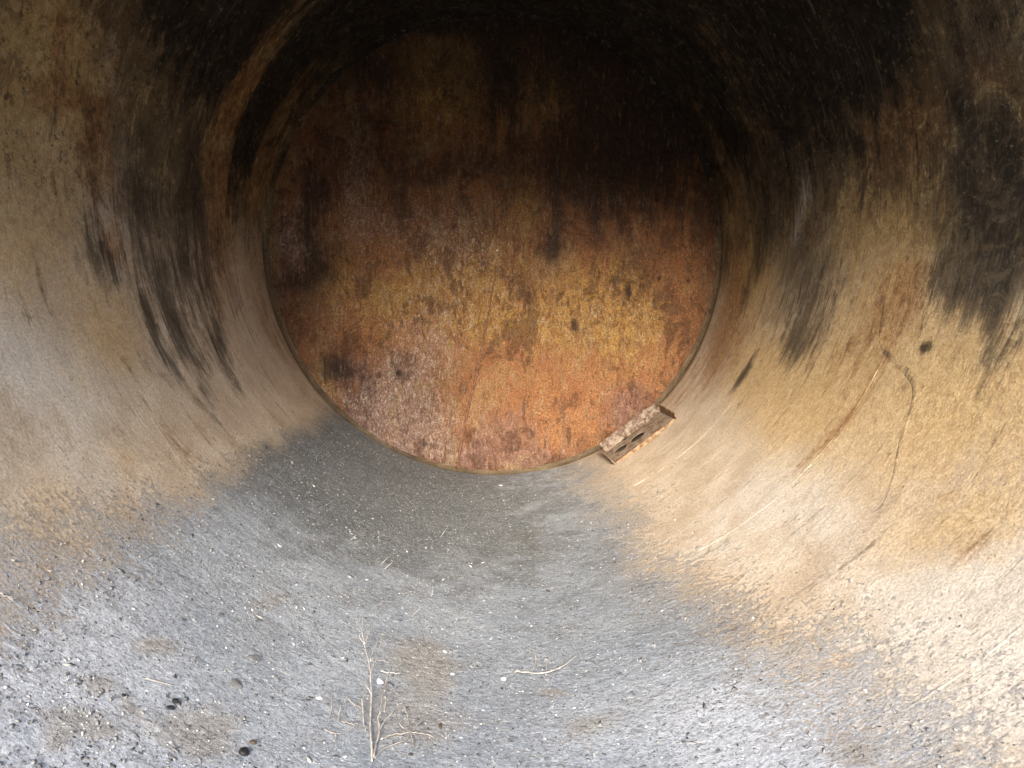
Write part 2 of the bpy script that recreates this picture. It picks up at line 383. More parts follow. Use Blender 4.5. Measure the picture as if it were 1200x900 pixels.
# ------------------------------------------------------------------ shader helper
class Nodes:
    def __init__(self, name):
        self.m = bpy.data.materials.new(name); self.m.use_nodes = True
        self.t = self.m.node_tree; self.t.nodes.clear()
        self.out = self.n('ShaderNodeOutputMaterial'); self.bsdf = self.n('ShaderNodeBsdfPrincipled')
        self.l(self.bsdf.outputs[0], self.out.inputs[0])
    def n(self, t): return self.t.nodes.new(t)
    def l(self, a, b): self.t.links.new(a, b)
    def put(self, sock, v):
        if isinstance(v, bpy.types.NodeSocket): self.l(v, sock)
        elif isinstance(v, tuple) and len(v) == 3 and sock.type == 'RGBA': sock.default_value = (*v, 1)
        else: sock.default_value = v
    def coord(self, which='Object'): return self.n('ShaderNodeTexCoord').outputs[which]
    def attr(self, name, vec=False):
        a = self.n('ShaderNodeAttribute'); a.attribute_name = name
        return a.outputs['Vector' if vec else 'Fac']
    def scale(self, v, s):
        m = self.n('ShaderNodeMapping'); self.l(v, m.inputs[0]); m.inputs['Scale'].default_value = s; return m.outputs[0]
    def noise(self, v, scale, detail=5, rough=.55, dist=0):
        x = self.n('ShaderNodeTexNoise'); self.l(v, x.inputs['Vector'])
        x.inputs['Scale'].default_value = scale; x.inputs['Detail'].default_value = detail
        x.inputs['Roughness'].default_value = rough; x.inputs['Distortion'].default_value = dist
        return x.outputs['Fac']
    def voro(self, v, scale, feat='F1', out='Distance', rand=1):
        x = self.n('ShaderNodeTexVoronoi'); x.feature = feat; self.l(v, x.inputs['Vector']); x.inputs['Scale'].default_value = scale
        x.inputs['Randomness'].default_value = rand
        return x.outputs[out]
    def math(self, op, a, b=0., c=None):
        x = self.n('ShaderNodeMath'); x.operation = op; self.put(x.inputs[0], a); self.put(x.inputs[1], b)
        if c is not None: self.put(x.inputs[2], c)
        return x.outputs[0]
    def step(self, v, lo, hi, a=0., b=1.):
        x = self.n('ShaderNodeMapRange'); x.interpolation_type = 'SMOOTHSTEP'; self.put(x.inputs[0], v)
        for i, q in zip((1, 2, 3, 4), (lo, hi, a, b)): x.inputs[i].default_value = q
        return x.outputs[0]
    def mix(self, f, a, b, mode='MIX'):
        x = self.n('ShaderNodeMix'); x.data_type = 'RGBA'; x.blend_type = mode
        self.put(x.inputs[0], f); self.put(x.inputs[6], a); self.put(x.inputs[7], b)
        return x.outputs[2]
    def rag(self, mask, nz, amp, lo=.1, hi=.9, crisp=.7):
        """a mask with its edge broken up by noise"""
        x = self.math('MULTIPLY_ADD', self.math('SUBTRACT', nz, .5), amp, mask)
        a = self.math('MULTIPLY', self.step(x, .27, .37), crisp * .5)
        a = self.math('MULTIPLY_ADD', self.step(x, .50, .58), crisp * .5, a)
        return self.math('MULTIPLY_ADD', self.step(x, lo, hi), 1 - crisp, a)
    def bump(self, h, strength, dist, prev=None):
        x = self.n('ShaderNodeBump'); self.put(x.inputs['Height'], h); x.inputs['Strength'].default_value = strength
        x.inputs['Distance'].default_value = dist
        if prev is not None: self.l(prev, x.inputs['Normal'])
        return x.outputs[0]
    def done(self, color, rough=.8, normal=None, metal=0., spec=.3):
        self.put(self.bsdf.inputs['Base Color'], color); self.put(self.bsdf.inputs['Roughness'], rough)
        self.put(self.bsdf.inputs['Metallic'], metal); self.bsdf.inputs['Specular IOR Level'].default_value = spec
        if normal is not None: self.l(normal, self.bsdf.inputs['Normal'])
        return self.m

# ------------------------------------------------------------------ materials
def shell_material():
    s = Nodes('weathered_shell_steel')
    ob = s.coord('Object'); uv = s.attr('surf', True)          # surf = (arc length, distance along tank, 0)
    streak = s.noise(s.scale(uv, (1.5, 9, 1)), 1.6, 12, .68, .5)  # runs round the tank
    fine_streak = s.noise(s.scale(uv, (4, 50, 1)), 1.5, 6, .68, .6)
    hair = s.noise(s.scale(uv, (6, 150, 1)), 1.5, 4, .6, .6)
    big = s.noise(ob, 1.7, 6, .6, .3); mid = s.noise(ob, 6, 12, .72, .4); fine = s.noise(ob, 34, 8, .74); grit = s.noise(ob, 130, 4, .7)
    flake = s.noise(ob, 15, 12, .78, .8)
    high = s.attr('high')
    c = s.mix(s.step(big, .35, .65), (.115, .077, .038), (.195, .145, .082))
    c = s.mix(s.step(streak, .46, .6, 0, .7), c, (.25, .185, .10))
    c = s.mix(s.step(mid, .52, .6, 0, .6), c, (.095, .055, .026))
    c = s.mix(s.step(flake, .54, .59, 0, .55), c, (.36, .275, .155))
    edge = s.math('MULTIPLY_ADD', mid, .5, s.math('MULTIPLY', flake, .5))
    sf = s.math('MULTIPLY_ADD', streak, .4, s.math('MULTIPLY_ADD', flake, .3, s.math('MULTIPLY', fine_streak, .3)))
    # fine pale dust settled on the lower half
    d = s.rag(s.attr('low'), s.math('MULTIPLY_ADD', streak, .6, s.math('MULTIPLY', mid, .4)), 1.8, .1, .95, .3)
    c = s.mix(s.math('MULTIPLY', d, .92), c, s.mix(s.step(mid, .38, .62), (.48, .375, .27), (.61, .50, .38)))
    c = s.mix(s.math('MULTIPLY', s.rag(s.attr('pale'), edge, 2.6, .15, .9, .35), .7), c, s.mix(mid, (.52, .455, .375), (.68, .625, .545)))
    c = s.mix(s.math('MULTIPLY', s.rag(s.attr('ochre'), edge, 2.2, .1, .95, .3), .75), c, s.mix(s.step(fine, .36, .64), (.41, .245, .085), (.56, .385, .17)))
    rust = s.rag(s.attr('rust'), sf, 3.8, .2, .9, .75)
    c = s.mix(s.math('MULTIPLY', rust, .7), c, s.mix(s.step(fine, .35, .65), (.17, .07, .025), (.38, .20, .075)))
    # scattered small rust freckles and lost scale
    fre = s.math('MULTIPLY', s.step(s.noise(ob, 45, 6, .75), .6, .64), s.step(mid, .46, .6))
    c = s.mix(s.math('MULTIPLY', fre, .4), c, (.11, .055, .028))
    # old coating peeling off the upper half: crisp islands of scale over bare rust
    peel = s.noise(s.scale(uv, (1.0, 1.5, 1)), 4.2, 15, .74, .7)
    up = s.step(high, .0, .7)
    c = s.mix(s.math('MULTIPLY', up, s.step(peel, .53, .54, 0, .8)), c, s.mix(.6, c, s.mix(fine, (.05, .026, .013), (.11, .06, .028))))
    c = s.mix(s.math('MULTIPLY', up, s.step(peel, .44, .45, .85, 0)), c, s.mix(.65, c, s.mix(s.step(fine, .4, .6), (.30, .19, .07), (.52, .40, .22))))
    c = s.mix(s.math('MULTIPLY', up, s.step(s.noise(ob, 26, 6, .75, .3), .585, .6, 0, .8)), c, s.mix(.75, c, (.02, .013, .008)))
    stain = s.rag(s.attr('stain'), sf, 4.6, .1, 1.1, .4)  # dark stains, and the shade painted below the bracket
    c = s.mix(s.math('MULTIPLY', stain, .95), c, s.mix(s.step(flake, .46, .6), (.017, .014, .011), (.075, .055, .035)))
    top = s.rag(s.attr('top_shade'), s.math('MULTIPLY_ADD', mid, .5, s.math('MULTIPLY', streak, .5)), 3.0, .1, .9, .6)  # unlit roof: shade painted into the colour
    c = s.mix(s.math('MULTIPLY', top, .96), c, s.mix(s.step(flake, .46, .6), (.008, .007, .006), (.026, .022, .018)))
    wear = s.step(big, .4, .62)
    c = s.mix(s.math('MULTIPLY', wear, s.step(fine_streak, .54, .66, 0, .35)), c, s.mix(.5, c, (.58, .50, .41)))
    c = s.mix(s.math('MULTIPLY', s.step(mid, .44, .58), s.step(fine_streak, .32, .44, .6, 0)), c, s.mix(.6, c, (.05, .03, .02)))
    c = s.mix(s.math('MULTIPLY', wear, s.step(hair, .64, .70, 0, .6)), c, s.mix(.5, c, (.7, .63, .55)))
    c = s.mix(s.math('MULTIPLY', s.step(flake, .52, .58, 0, .6), s.step(high, .0, .8)), c, s.mix(.35, c, (.03, .02, .015)))
    c = s.mix(s.math('MULTIPLY', s.step(fine, .57, .62, 0, .6), s.step(high, .0, .8)), c, s.mix(.5, c, (.40, .32, .20)))
    # grey silt lying along the bottom, thinning out up the walls into specks
    sfine = s.noise(ob, 75, 6, .72); lay = s.noise(s.scale(ob, (1, 2.2, 1)), 24, 8, .75, .6); bits = s.noise(s.scale(ob, (1, 1.7, 1)), 50, 5, .7, .8)
    g = s.mix(s.step(big, .35, .65), (.28, .305, .335), (.39, .415, .445))
    e = s.math('MULTIPLY_ADD', mid, .6, s.math('MULTIPLY', sfine, .4))
    g = s.mix(s.step(mid, .44, .62, 0, .5), g, (.235, .245, .26))
    g = s.mix(s.math('MULTIPLY', s.rag(s.attr('sky_pale'), e, 2.4, .2, .9, .3), .75), g, (.56, .57, .60))  # pale blotches, with sky brightness painted in
    g = s.mix(s.math('MULTIPLY', s.rag(s.attr('damp'), e, 2.8, .15, .9, .3), .52), g, s.mix(sfine, (.25, .20, .135), (.36, .29, .21)))
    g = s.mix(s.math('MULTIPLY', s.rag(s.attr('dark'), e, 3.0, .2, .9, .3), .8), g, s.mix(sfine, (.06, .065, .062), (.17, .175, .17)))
    g = s.mix(s.step(sfine, .52, .7, 0, .5), g, (.55, .55, .55))
    g = s.mix(s.step(sfine, .3, .45, .6, 0), g, (.075, .075, .08))
    g = s.mix(s.step(lay, .34, .44, .55, 0), g, (.10, .10, .10))
    g = s.mix(s.step(lay, .56, .66, 0, .45), g, (.52, .53, .54))
    g = s.mix(s.step(bits, .36, .40, .85, 0), g, (.055, .05, .048))
    g = s.mix(s.step(bits, .61, .65, 0, .85), g, (.64, .63, .61))
    sm = s.rag(s.attr('silt'), s.math('MULTIPLY_ADD', sfine, .4, s.math('MULTIPLY_ADD', lay, .35, s.math('MULTIPLY', mid, .25))), 3.0, .15, .85, .6)
    c = s.mix(sm, c, g)
    c = s.mix(1.0, c, s.mix(s.step(grit, .25, .75), (.72, .72, .72), (1.28, 1.28, 1.28)), 'MULTIPLY')
    nb = s.bump(mid, .3, .03)
    nb = s.bump(s.math('MULTIPLY', s.math('ADD', sfine, s.math('MULTIPLY', lay, .6)), sm), .8, .012, nb)
    nb = s.bump(s.math('MULTIPLY', s.math('ADD', fine_streak, s.math('MULTIPLY', hair, .5)), wear), .35, .006, nb)
    nb = s.bump(s.math('MULTIPLY', flake, s.step(high, -.3, .8)), .9, .02, nb)
    nb = s.bump(s.math('ADD', fine, s.math('MULTIPLY', grit, .5)), .45, .006, nb)
    return s.done(c, s.step(mid, .35, .65, .5, .82), nb, 0., .2)

def head_material():
    s = Nodes('flaking_rust_plate')
    ob = s.coord('Object')
    ver = s.noise(s.scale(ob, (9, 1, 1.4)), 1.6, 12, .7, .4)      # vertical runs
    fver = s.noise(s.scale(ob, (48, 1, 9)), 1.5, 7, .72, .4)
    big = s.noise(ob, 2.2, 8, .65, .5); mid = s.noise(ob, 7, 12, .74, .7); fine = s.noise(ob, 36, 8, .75, .3); grit = s.noise(ob, 95, 4, .72)
    flake = s.noise(s.scale(ob, (1.6, 1, .9)), 17, 12, .78, .9)
    chip = s.noise(s.scale(ob, (1.4, 1, .8)), 36, 5, .72, 1.4)
    c = s.mix(s.step(big, .38, .62), (.20, .076, .028), (.36, .155, .058))
    c = s.mix(s.step(ver, .48, .58, 0, .7), c, (.21, .125, .065))
    c = s.mix(s.step(mid, .52, .58, 0, .75), c, (.095, .036, .017))
    c = s.mix(s.step(mid, .38, .44, .55, 0), c, (.30, .19, .095))
    e = s.math('MULTIPLY_ADD', mid, .5, s.math('MULTIPLY', flake, .5))
    ev = s.math('MULTIPLY_ADD', ver, .5, s.math('MULTIPLY_ADD', mid, .35, s.math('MULTIPLY', flake, .15)))
    c = s.mix(s.math('MULTIPLY', s.rag(s.attr('rust'), e, 2.2, .1, .95, .6), .85), c, s.mix(s.step(mid, .38, .62), (.42, .165, .062), (.58, .275, .105)))
    c = s.mix(s.math('MULTIPLY', s.rag(s.attr('ochre'), ev, 4.5, .2, .9, .75), .8), c, s.mix(s.step(flake, .42, .58), (.36, .165, .042), (.66, .39, .10)))
    c = s.mix(s.math('MULTIPLY', s.rag(s.attr('damp'), ev, 4.2, .2, .9, .6), .65), c, s.mix(s.step(flake, .4, .6), (.16, .075, .06), (.40, .235, .19)))
    pale = s.rag(s.attr('pale'), s.math('MULTIPLY_ADD', flake, .5, s.math('MULTIPLY', fver, .5)), 5.0, .4, 1., .75)
    c = s.mix(s.math('MULTIPLY', pale, .5), c, s.mix(s.step(chip, .42, .58), (.34, .19, .15), (.70, .55, .49)))
    spk = s.math('MULTIPLY', s.step(chip, .57, .61), s.step(s.math('MULTIPLY_ADD', s.attr('ochre'), .6, s.attr('pale')), .05, .55))
    c = s.mix(s.math('MULTIPLY', spk, .9), c, (.68, .55, .42))
    peel = s.noise(s.scale(ob, (1.15, 1, .75)), 3.4, 15, .74, .6)
    c = s.mix(s.step(peel, .54, .548, 0, .8), c, s.mix(.7, c, s.mix(fine, (.06, .024, .012), (.14, .055, .024))))
    c = s.mix(s.step(peel, .435, .443, .7, 0), c, s.mix(.55, c, s.mix(s.step(flake, .4, .6), (.34, .19, .075), (.58, .42, .22))))
    c = s.mix(s.math('MULTIPLY', s.rag(s.attr('stain'), ev, 3.8, .1, 1.0, .45), .93), c, s.mix(s.step(mid, .4, .6), (.020, .008, .006), (.065, .026, .015)))
    c = s.mix(s.math('MULTIPLY', s.rag(s.attr('top_shade'), ev, 3.0, .1, .95, .6), .55), c, s.mix(mid, (.012, .008, .006), (.035, .018, .011)))  # shade at the top of the plate, painted in
    c = s.mix(s.step(fver, .56, .64, 0, .4), c, (.50, .35, .22))
    c = s.mix(s.step(fver, .34, .43, .5, 0), c, (.045, .02, .01))
    c = s.mix(s.step(flake, .36, .42, .5, 0), c, (.06, .025, .012))
    c = s.mix(1.0, c, s.mix(s.step(grit, .3, .7), (.55, .55, .55), (1.45, 1.45, 1.45)), 'MULTIPLY')
    vein = s.noise(s.scale(ob, (1.6, 1, .75)), 30, 3, .6, 2.2)
    c = s.mix(s.math('MULTIPLY', s.step(s.math('ABSOLUTE', s.math('SUBTRACT', vein, .5)), .0, .022, .7, 0), s.step(mid, .42, .56)), c, (.05, .02, .01))
    nb = s.bump(flake, .9, .035)
    nb = s.bump(chip, .9, .02, nb)
    nb = s.bump(fver, .6, .012, nb)
    nb = s.bump(s.math('ADD', fine, s.math('MULTIPLY', grit, .5)), .7, .01, nb)
    return s.done(c, s.step(fine, .4, .6, .35, .7), nb, 0., .5)

def grit_material():
    s = Nodes('loose_grit')
    t = s.attr('tone'); ob = s.coord('Object')
    r = s.n('ShaderNodeValToRGB'); s.l(t, r.inputs[0])
    cr = r.color_ramp; cr.elements[0].color = (.05, .047, .045, 1); cr.elements[1].color = (.66, .65, .62, 1)
    for p, col in ((.25, (.12, .115, .11, 1)), (.5, (.21, .205, .20, 1)), (.72, (.30, .28, .25, 1)), (.9, (.42, .40, .37, 1))):
        q = cr.elements.new(p); q.color = col
    c = s.mix(1.0, r.outputs[0], s.mix(s.noise(ob, 90, 3), (.75, .75, .75), (1.25, 1.25, 1.25)), 'MULTIPLY')
    return s.done(c, .75, None, 0., .3)

def plain(name, a, b, scale=40, rough=.8, bump=.4, dist=.004, spec=.3, streak=(1, 1, 1)):
    s = Nodes(name); ob = s.scale(s.coord('Object'), streak)
    f = s.noise(ob, scale, 6, .65, .3); g = s.noise(ob, scale * 4, 4, .6)
    c = s.mix(s.step(f, .35, .65), a, b)
    c = s.mix(1.0, c, s.mix(g, (.75, .75, .75), (1.25, 1.25, 1.25)), 'MULTIPLY')
    return s.done(c, rough, s.bump(s.math('ADD', f, s.math('MULTIPLY', g, .4)), bump, dist), 0., spec)

M_SHELL = shell_material(); M_HEAD = head_material(); M_GRIT = grit_material()
M_WELD = plain('weld_bead', (.20, .12, .06), (.36, .27, .18), 45, .7)
M_WELDH = plain('rusted_weld_bead', (.14, .06, .03), (.28, .14, .08), 45, .65)
M_PLATE = plain('bracket_steel', (.15, .095, .06), (.33, .26, .19), 22, .6, .3, .003)
M_FLAKY = plain('flaking_bracket_rust', (.15, .08, .05), (.42, .34, .27), 38, .75, 1., .02)
M_LIP = plain('orange_bracket_rust', (.13, .065, .03), (.40, .27, .16), 30, .75, .6, .006)
M_STRAW = plain('bleached_stalk', (.26, .235, .205), (.49, .465, .425), 60, .7, .3, .002)
M_STRAWD = plain('dull_stalk', (.24, .21, .18), (.37, .33, .29), 60, .75, .3, .002)
M_WHITE = plain('white_chip', (.62, .62, .60), (.74, .73, .70), 60, .7)
M_PALE = plain('pale_stone', (.38, .41, .44), (.50, .52, .54), 50, .75)
M_BLACK = plain('black_stone', (.010, .010, .011), (.028, .027, .027), 60, .45)
M_BROWN = plain('brown_stone', (.05, .035, .025), (.11, .08, .055), 60, .7)
M_GREYST = plain('flat_grey_stone', (.13, .13, .125), (.20, .195, .185), 60, .8)
M_EARTH = plain('bare_earth', (.06, .05, .04), (.10, .085, .065), 3, .9, .6, .03)

# ------------------------------------------------------------------ the tank
tank = empty('steel_tank', (0, Y_OPEN, -R))
tag(tank, 'large round rusted steel tank seen from inside, with tan walls and a roof coloured dark as shade', 'tank')

def shell_r(a, y):
    """plates are never quite true: shallow buckles"""
    t = np.clip((np.asarray(y, float) - (Y_HEAD - FIL)) / FIL, 0, 1)
    return R + .010 * fbm(np.radians(a) * R * 1.3, y * 1.7, 3) * (1 - t) - FIL * (1 - np.sqrt(np.clip(1 - t * t, 0, 1)))

def shell_attrs(me, a, yy, pad=0, extra=0.):
    arc = np.radians(a) * R; z = np.zeros(pad); k = math.pi / 180 * R; aa = np.abs(a)
    add_vec(me, 'surf', np.vstack([np.stack([arc, yy, 0 * yy], 1), np.zeros((pad, 3))]))
    st = stain_mask(SHELL_STAINS_AND_LIGHT, 0, a, yy, k)  # dark stains, and the painted shade under the bracket
    # dark bands round the upper half: between the last two welds, and on the course before them
    wob = .10 * fbm(arc * 2, yy * .1 + 3, 4)
    band = sstep(3.66, 3.80, yy + wob) * (1 - sstep(3.90, 4.02, yy + wob)) * sstep(78, 112, aa + 24 * fbm(arc * 3, yy * 2))
    band = np.maximum(band, sstep(2.6, 3.15, yy + wob) * (1 - sstep(3.34, 3.48, yy + wob)) * sstep(82, 122, aa + 30 * fbm(arc * 3, yy * 2)))
    st = np.maximum(np.maximum(st, band * .95), extra)
    st = np.maximum(st, .52 * sstep(Y_HEAD - FIL * 1.7, Y_HEAD - FIL * .6, yy))
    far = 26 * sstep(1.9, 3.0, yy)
    top_shade = sstep(112 - far, 150 - far, aa + 40 * fbm(arc * 1.5, yy * 1.5))  # shade of the unlit roof, painted as darkening up the shell
    top_shade = np.maximum(top_shade, .8 * sstep(90, 130, a + 40 * fbm(arc * 1.5, yy * 1.5)))
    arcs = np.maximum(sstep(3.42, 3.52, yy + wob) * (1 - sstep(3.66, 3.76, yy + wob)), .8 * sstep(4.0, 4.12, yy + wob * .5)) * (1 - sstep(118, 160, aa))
    top_shade = top_shade * (1 - .75 * arcs * (1 - .45 * sstep(60, 100, a)))
    low = 1 - sstep(np.where(a < 0, 64., 50.), np.where(a < 0, 108., 100.), aa + 22 * fbm(arc * 2, yy * 2)) + .12
    near = 1 - sstep(1.1, 2.6, yy)
    silt = sstep(-52 - 12 * near, -38 + 8 * near, a + 5 * fbm(arc * 5, yy * 5)) * (1 - sstep(2, 36, a - 9 * near + 10 * fbm(arc * 3 + 9, yy * 3)))
    sky_pale = (1 - sstep(1.15, 2.1, yy)) * (.35 + .9 * sstep(0, 24, a) + .65 * (1 - sstep(-45, -22, a)))  # near floor paler: painted sky brightness along with whitish blotches
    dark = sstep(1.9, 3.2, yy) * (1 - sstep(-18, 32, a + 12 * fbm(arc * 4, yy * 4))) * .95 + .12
    damp = stain_mask(SHELL_STAINS_AND_LIGHT, 4, a, yy, k)
    kn = sstep(Y_HEAD - FIL * 1.7, Y_HEAD - FIL * .6, yy)                  # the knuckle is rusty like the end plate
    low = low * (1 - kn); silt = silt * (1 - kn)
    for nm, v in (('stain', st), ('top_shade', top_shade), ('low', low), ('high', sstep(75, 100, aa)), ('silt', silt), ('sky_pale', sky_pale), ('dark', dark), ('damp', damp), ('rust', np.maximum(np.maximum(kn * .3, .42 * sstep(3.95, 4.15, yy) * sstep(30, 60, aa)), stain_mask(SHELL_STAINS_AND_LIGHT, 1, a, yy, k))),
                  ('ochre', stain_mask(SHELL_STAINS_AND_LIGHT, 2, a, yy, k)), ('pale', stain_mask(SHELL_STAINS_AND_LIGHT, 3, a, yy, k))):
        add_attr(me, nm, np.concatenate([v, z]))

def build_shell():
    na, ny = 760, 400
    th = np.linspace(-180, 180, na, endpoint=False)
    y = np.concatenate([np.linspace(Y_OPEN, .95, 50, endpoint=False), np.linspace(.95, Y_HEAD - FIL, ny - 64, endpoint=False), Y_HEAD - FIL + FIL * np.sin(np.linspace(0, math.pi / 2, 14))])
    A, Y = np.meshgrid(th, y, indexing='ij'); a = A.ravel(); yy = Y.ravel(); t = np.radians(a)
    r = shell_r(a, yy)
    V = np.stack([r * np.sin(t), yy, -r * np.cos(t)], 1)
    F = grid_faces(na, ny, True)[:, ::-1]
    n = len(V)
    # outer skin and rim
    nb = 96; tb = np.linspace(-math.pi, math.pi, nb, endpoint=False)
    O = np.array([[(R + .022) * math.sin(q), w, -(R + .022) * math.cos(q)] for q in tb for w in (Y_OPEN, Y_HEAD + .012)])
    FO = grid_faces(nb, 2, True) + n
    rim = np.array([[rr * math.sin(q), Y_OPEN - .001, -rr * math.cos(q)] for q in tb for rr in (R - .004, R + .022)])
    FR = grid_faces(nb, 2, True)[:, ::-1] + n + len(O)
    me = mesh_np('shell', np.vstack([V, O, rim]), np.vstack([F, FO, FR]))
    shell_attrs(me, a, yy, len(O) + len(rim))
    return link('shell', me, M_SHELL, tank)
shell = build_shell()

def build_head():
    na, nr = 540, 200
    rr = np.sqrt(np.linspace(1e-6, 1, nr)) * (R - FIL + .003)
    th = np.linspace(0, 2 * math.pi, na, endpoint=False)
    T, Q = np.meshgrid(th, rr, indexing='ij')
    x = (Q * np.sin(T)).ravel(); z = (-Q * np.cos(T)).ravel()
    q = Q.ravel() / (R - FIL)
    y = Y_HEAD + (.012 * fbm(x * 2.2, z * 2.2, 4) + .004 * fbm(x * 9, z * 9, 3)) * (1 - sstep(.93, 1, q)) + .004 * sstep(.97, 1, q)
    me = mesh_np('end_plate', np.stack([x, y, z], 1), grid_faces(na, nr, True))
    for nm, k in (('stain', 0), ('rust', 1), ('ochre', 2), ('pale', 3), ('damp', 4)):
        add_attr(me, nm, stain_mask(HEAD_STAINS, k, x, z, 1.0))
    add_attr(me, 'top_shade', sstep(.55, 1.45, z + .35 * sstep(.1, .9, x) + .5 * fbm(x * 2, z * 2)))  # painted shade, deepening towards the top of the plate
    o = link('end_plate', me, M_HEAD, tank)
    P = spline([(a, Y_HEAD - .002, c) for a, c in SEAM[3:]], 14)
    P[:, 1] += .004 * rng.standard_normal(len(P)) * .5; P[:, 0] += .002 * rng.standard_normal(len(P))
    v, f = tube_mesh([P], [[.002, .008, .009, .010, .008]], 7)
    link('weld_seam', mesh_np('weld_seam', v, f), M_WELDH, o)
    return o
head = build_head()

def ring_weld(y, h, w, name='weld_seam', jit=.003, k=6, off=0., strong=None):
    """a low uneven bead run round the inside of the shell, as weathered as the plate it joins"""
    n = 1400
    ang = np.linspace(-180, 180, n)
    cy = y + jit * 2 * fbm(np.radians(ang) * 5, ang * 0 + y)
    hh = h * np.clip(.5 + 2.4 * fbm(np.radians(ang) * 45, ang * 0 + y * 3, 3), .02, 1.6); ww = w * (1 + .8 * fbm(np.radians(ang) * 30, ang * 0 + y * 5, 3))
    hh *= .12 + .88 * (1 - sstep(60, 95, np.abs(ang)))
    if strong: hh *= .2 + .8 * sstep(strong[0] - 8, strong[0], ang) * (1 - sstep(strong[1], strong[1] + 8, ang))
    s = np.linspace(-1, 1, k + 1)
    A = np.repeat(ang[:, None], k + 1, 1); Y = cy[:, None] + ww[:, None] * s[None]
    rr = shell_r(A.ravel(), Y.ravel()).reshape(A.shape) + .0015 - off - (hh[:, None] + .0015) * np.sqrt(np.clip(1 - s[None] ** 2, 0, 1))
    t = np.radians(A)
    V = np.stack([rr * np.sin(t), Y, -rr * np.cos(t)], 2).reshape(-1, 3)
    me = mesh_np(name, V, grid_faces(n, k + 1)[:, ::-1])
    shell_attrs(me, A.ravel(), Y.ravel())
    return link(name, me, M_SHELL, tank)
ring_weld(1.295, .0015, .005); ring_weld(2.40, .0022, .008, strong=(28, 66)); ring_weld(3.42, .0028, .008, strong=(30, 50))
ring_weld(4.13, .0015, .008)

def ribbon(name, pts, widths, h, mat, parent, k=6):
    Q = spline([(a, y, 0) for a, y in pts], 8)[:, :2]
    wid = np.interp(np.linspace(0, 1, len(Q)), np.linspace(0, 1, len(widths)), widths)
    arc = np.radians(Q[:, 0]) * R
    T = np.stack([np.gradient(arc), np.gradient(Q[:, 1])], 1); T /= np.linalg.norm(T, axis=1)[:, None]
    N = np.stack([-T[:, 1], T[:, 0]], 1)
    wid = wid * (1 + .5 * fbm(np.arange(len(Q)) * .35, wid * 0, 2))
    s = np.linspace(-1, 1, k + 1)
    A = np.degrees((arc[:, None] + N[:, :1] * wid[:, None] * s[None]) / R); Y = Q[:, 1:2] + N[:, 1:] * wid[:, None] * s[None]
    rr = shell_r(A.ravel(), Y.ravel()).reshape(A.shape) + .001 - (h + .001) * np.sqrt(np.clip(1 - s[None] ** 2, 0, 1))
    t = np.radians(A)
    me = mesh_np(name, np.stack([rr * np.sin(t), Y, -rr * np.cos(t)], 2).reshape(-1, 3), grid_faces(len(Q), k + 1))
    shell_attrs(me, A.ravel(), Y.ravel(), extra=.40)
    return link(name, me, mat, parent)
ribbon('dried_run', DRIP, [.004, .006, .008, .007, .008, .014, .020, .018, .015, .012, .010, .008, .006, .005, .003, .001], .0007, M_SHELL, tank)

# ------------------------------------------------------------------ silt on the tank bottom
S_LO, S_HI = -44.5, 23.5
def silt_height(a, y):
    arc = np.radians(a) * R
    wig = 3.0 * fbm(arc * 3 + 5, y * 3, 4) + 1.5 * fbm(arc * 14, y * 14, 3)
    lo = sstep(-8, 8, a - S_LO + wig * 1.6); hi = sstep(-10, 16, S_HI + 12 * (1 - sstep(1.1, 2.6, y)) - a + wig * 3.0)
    h = -.010 + .022 * lo * hi + .008 * fbm(arc * 3, y * 3, 3) * lo * hi
    h += .005 * fbm(arc * 18, y * 18, 3) + .003 * fbm(arc * 60, y * 60, 2)
    return h
def build_silt():
    a = np.linspace(-56, 42, 560); y = np.concatenate([np.linspace(Y_OPEN + .02, .95, 60, endpoint=False), np.linspace(.95, Y_HEAD - FIL * .5, 740)])
    A, Y = np.meshgrid(a, y, indexing='ij'); aa = A.ravel(); yy = Y.ravel()
    r = np.minimum(R, shell_r(aa, yy) + .004 * (yy < Y_HEAD - FIL)) - silt_height(aa, yy) * (1 - sstep(Y_HEAD - FIL * 1.2, Y_HEAD - FIL * .5, yy) * 1.2); t = np.radians(aa)
    me = mesh_np('silt', np.stack([r * np.sin(t), yy, -r * np.cos(t)], 1), grid_faces(len(a), len(y))[:, ::-1])
    shell_attrs(me, aa, yy)
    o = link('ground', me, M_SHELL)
    return tag(o, 'thin sheet of grey silt and debris lying along the tank bottom', None, None, 'structure')
silt = build_silt()

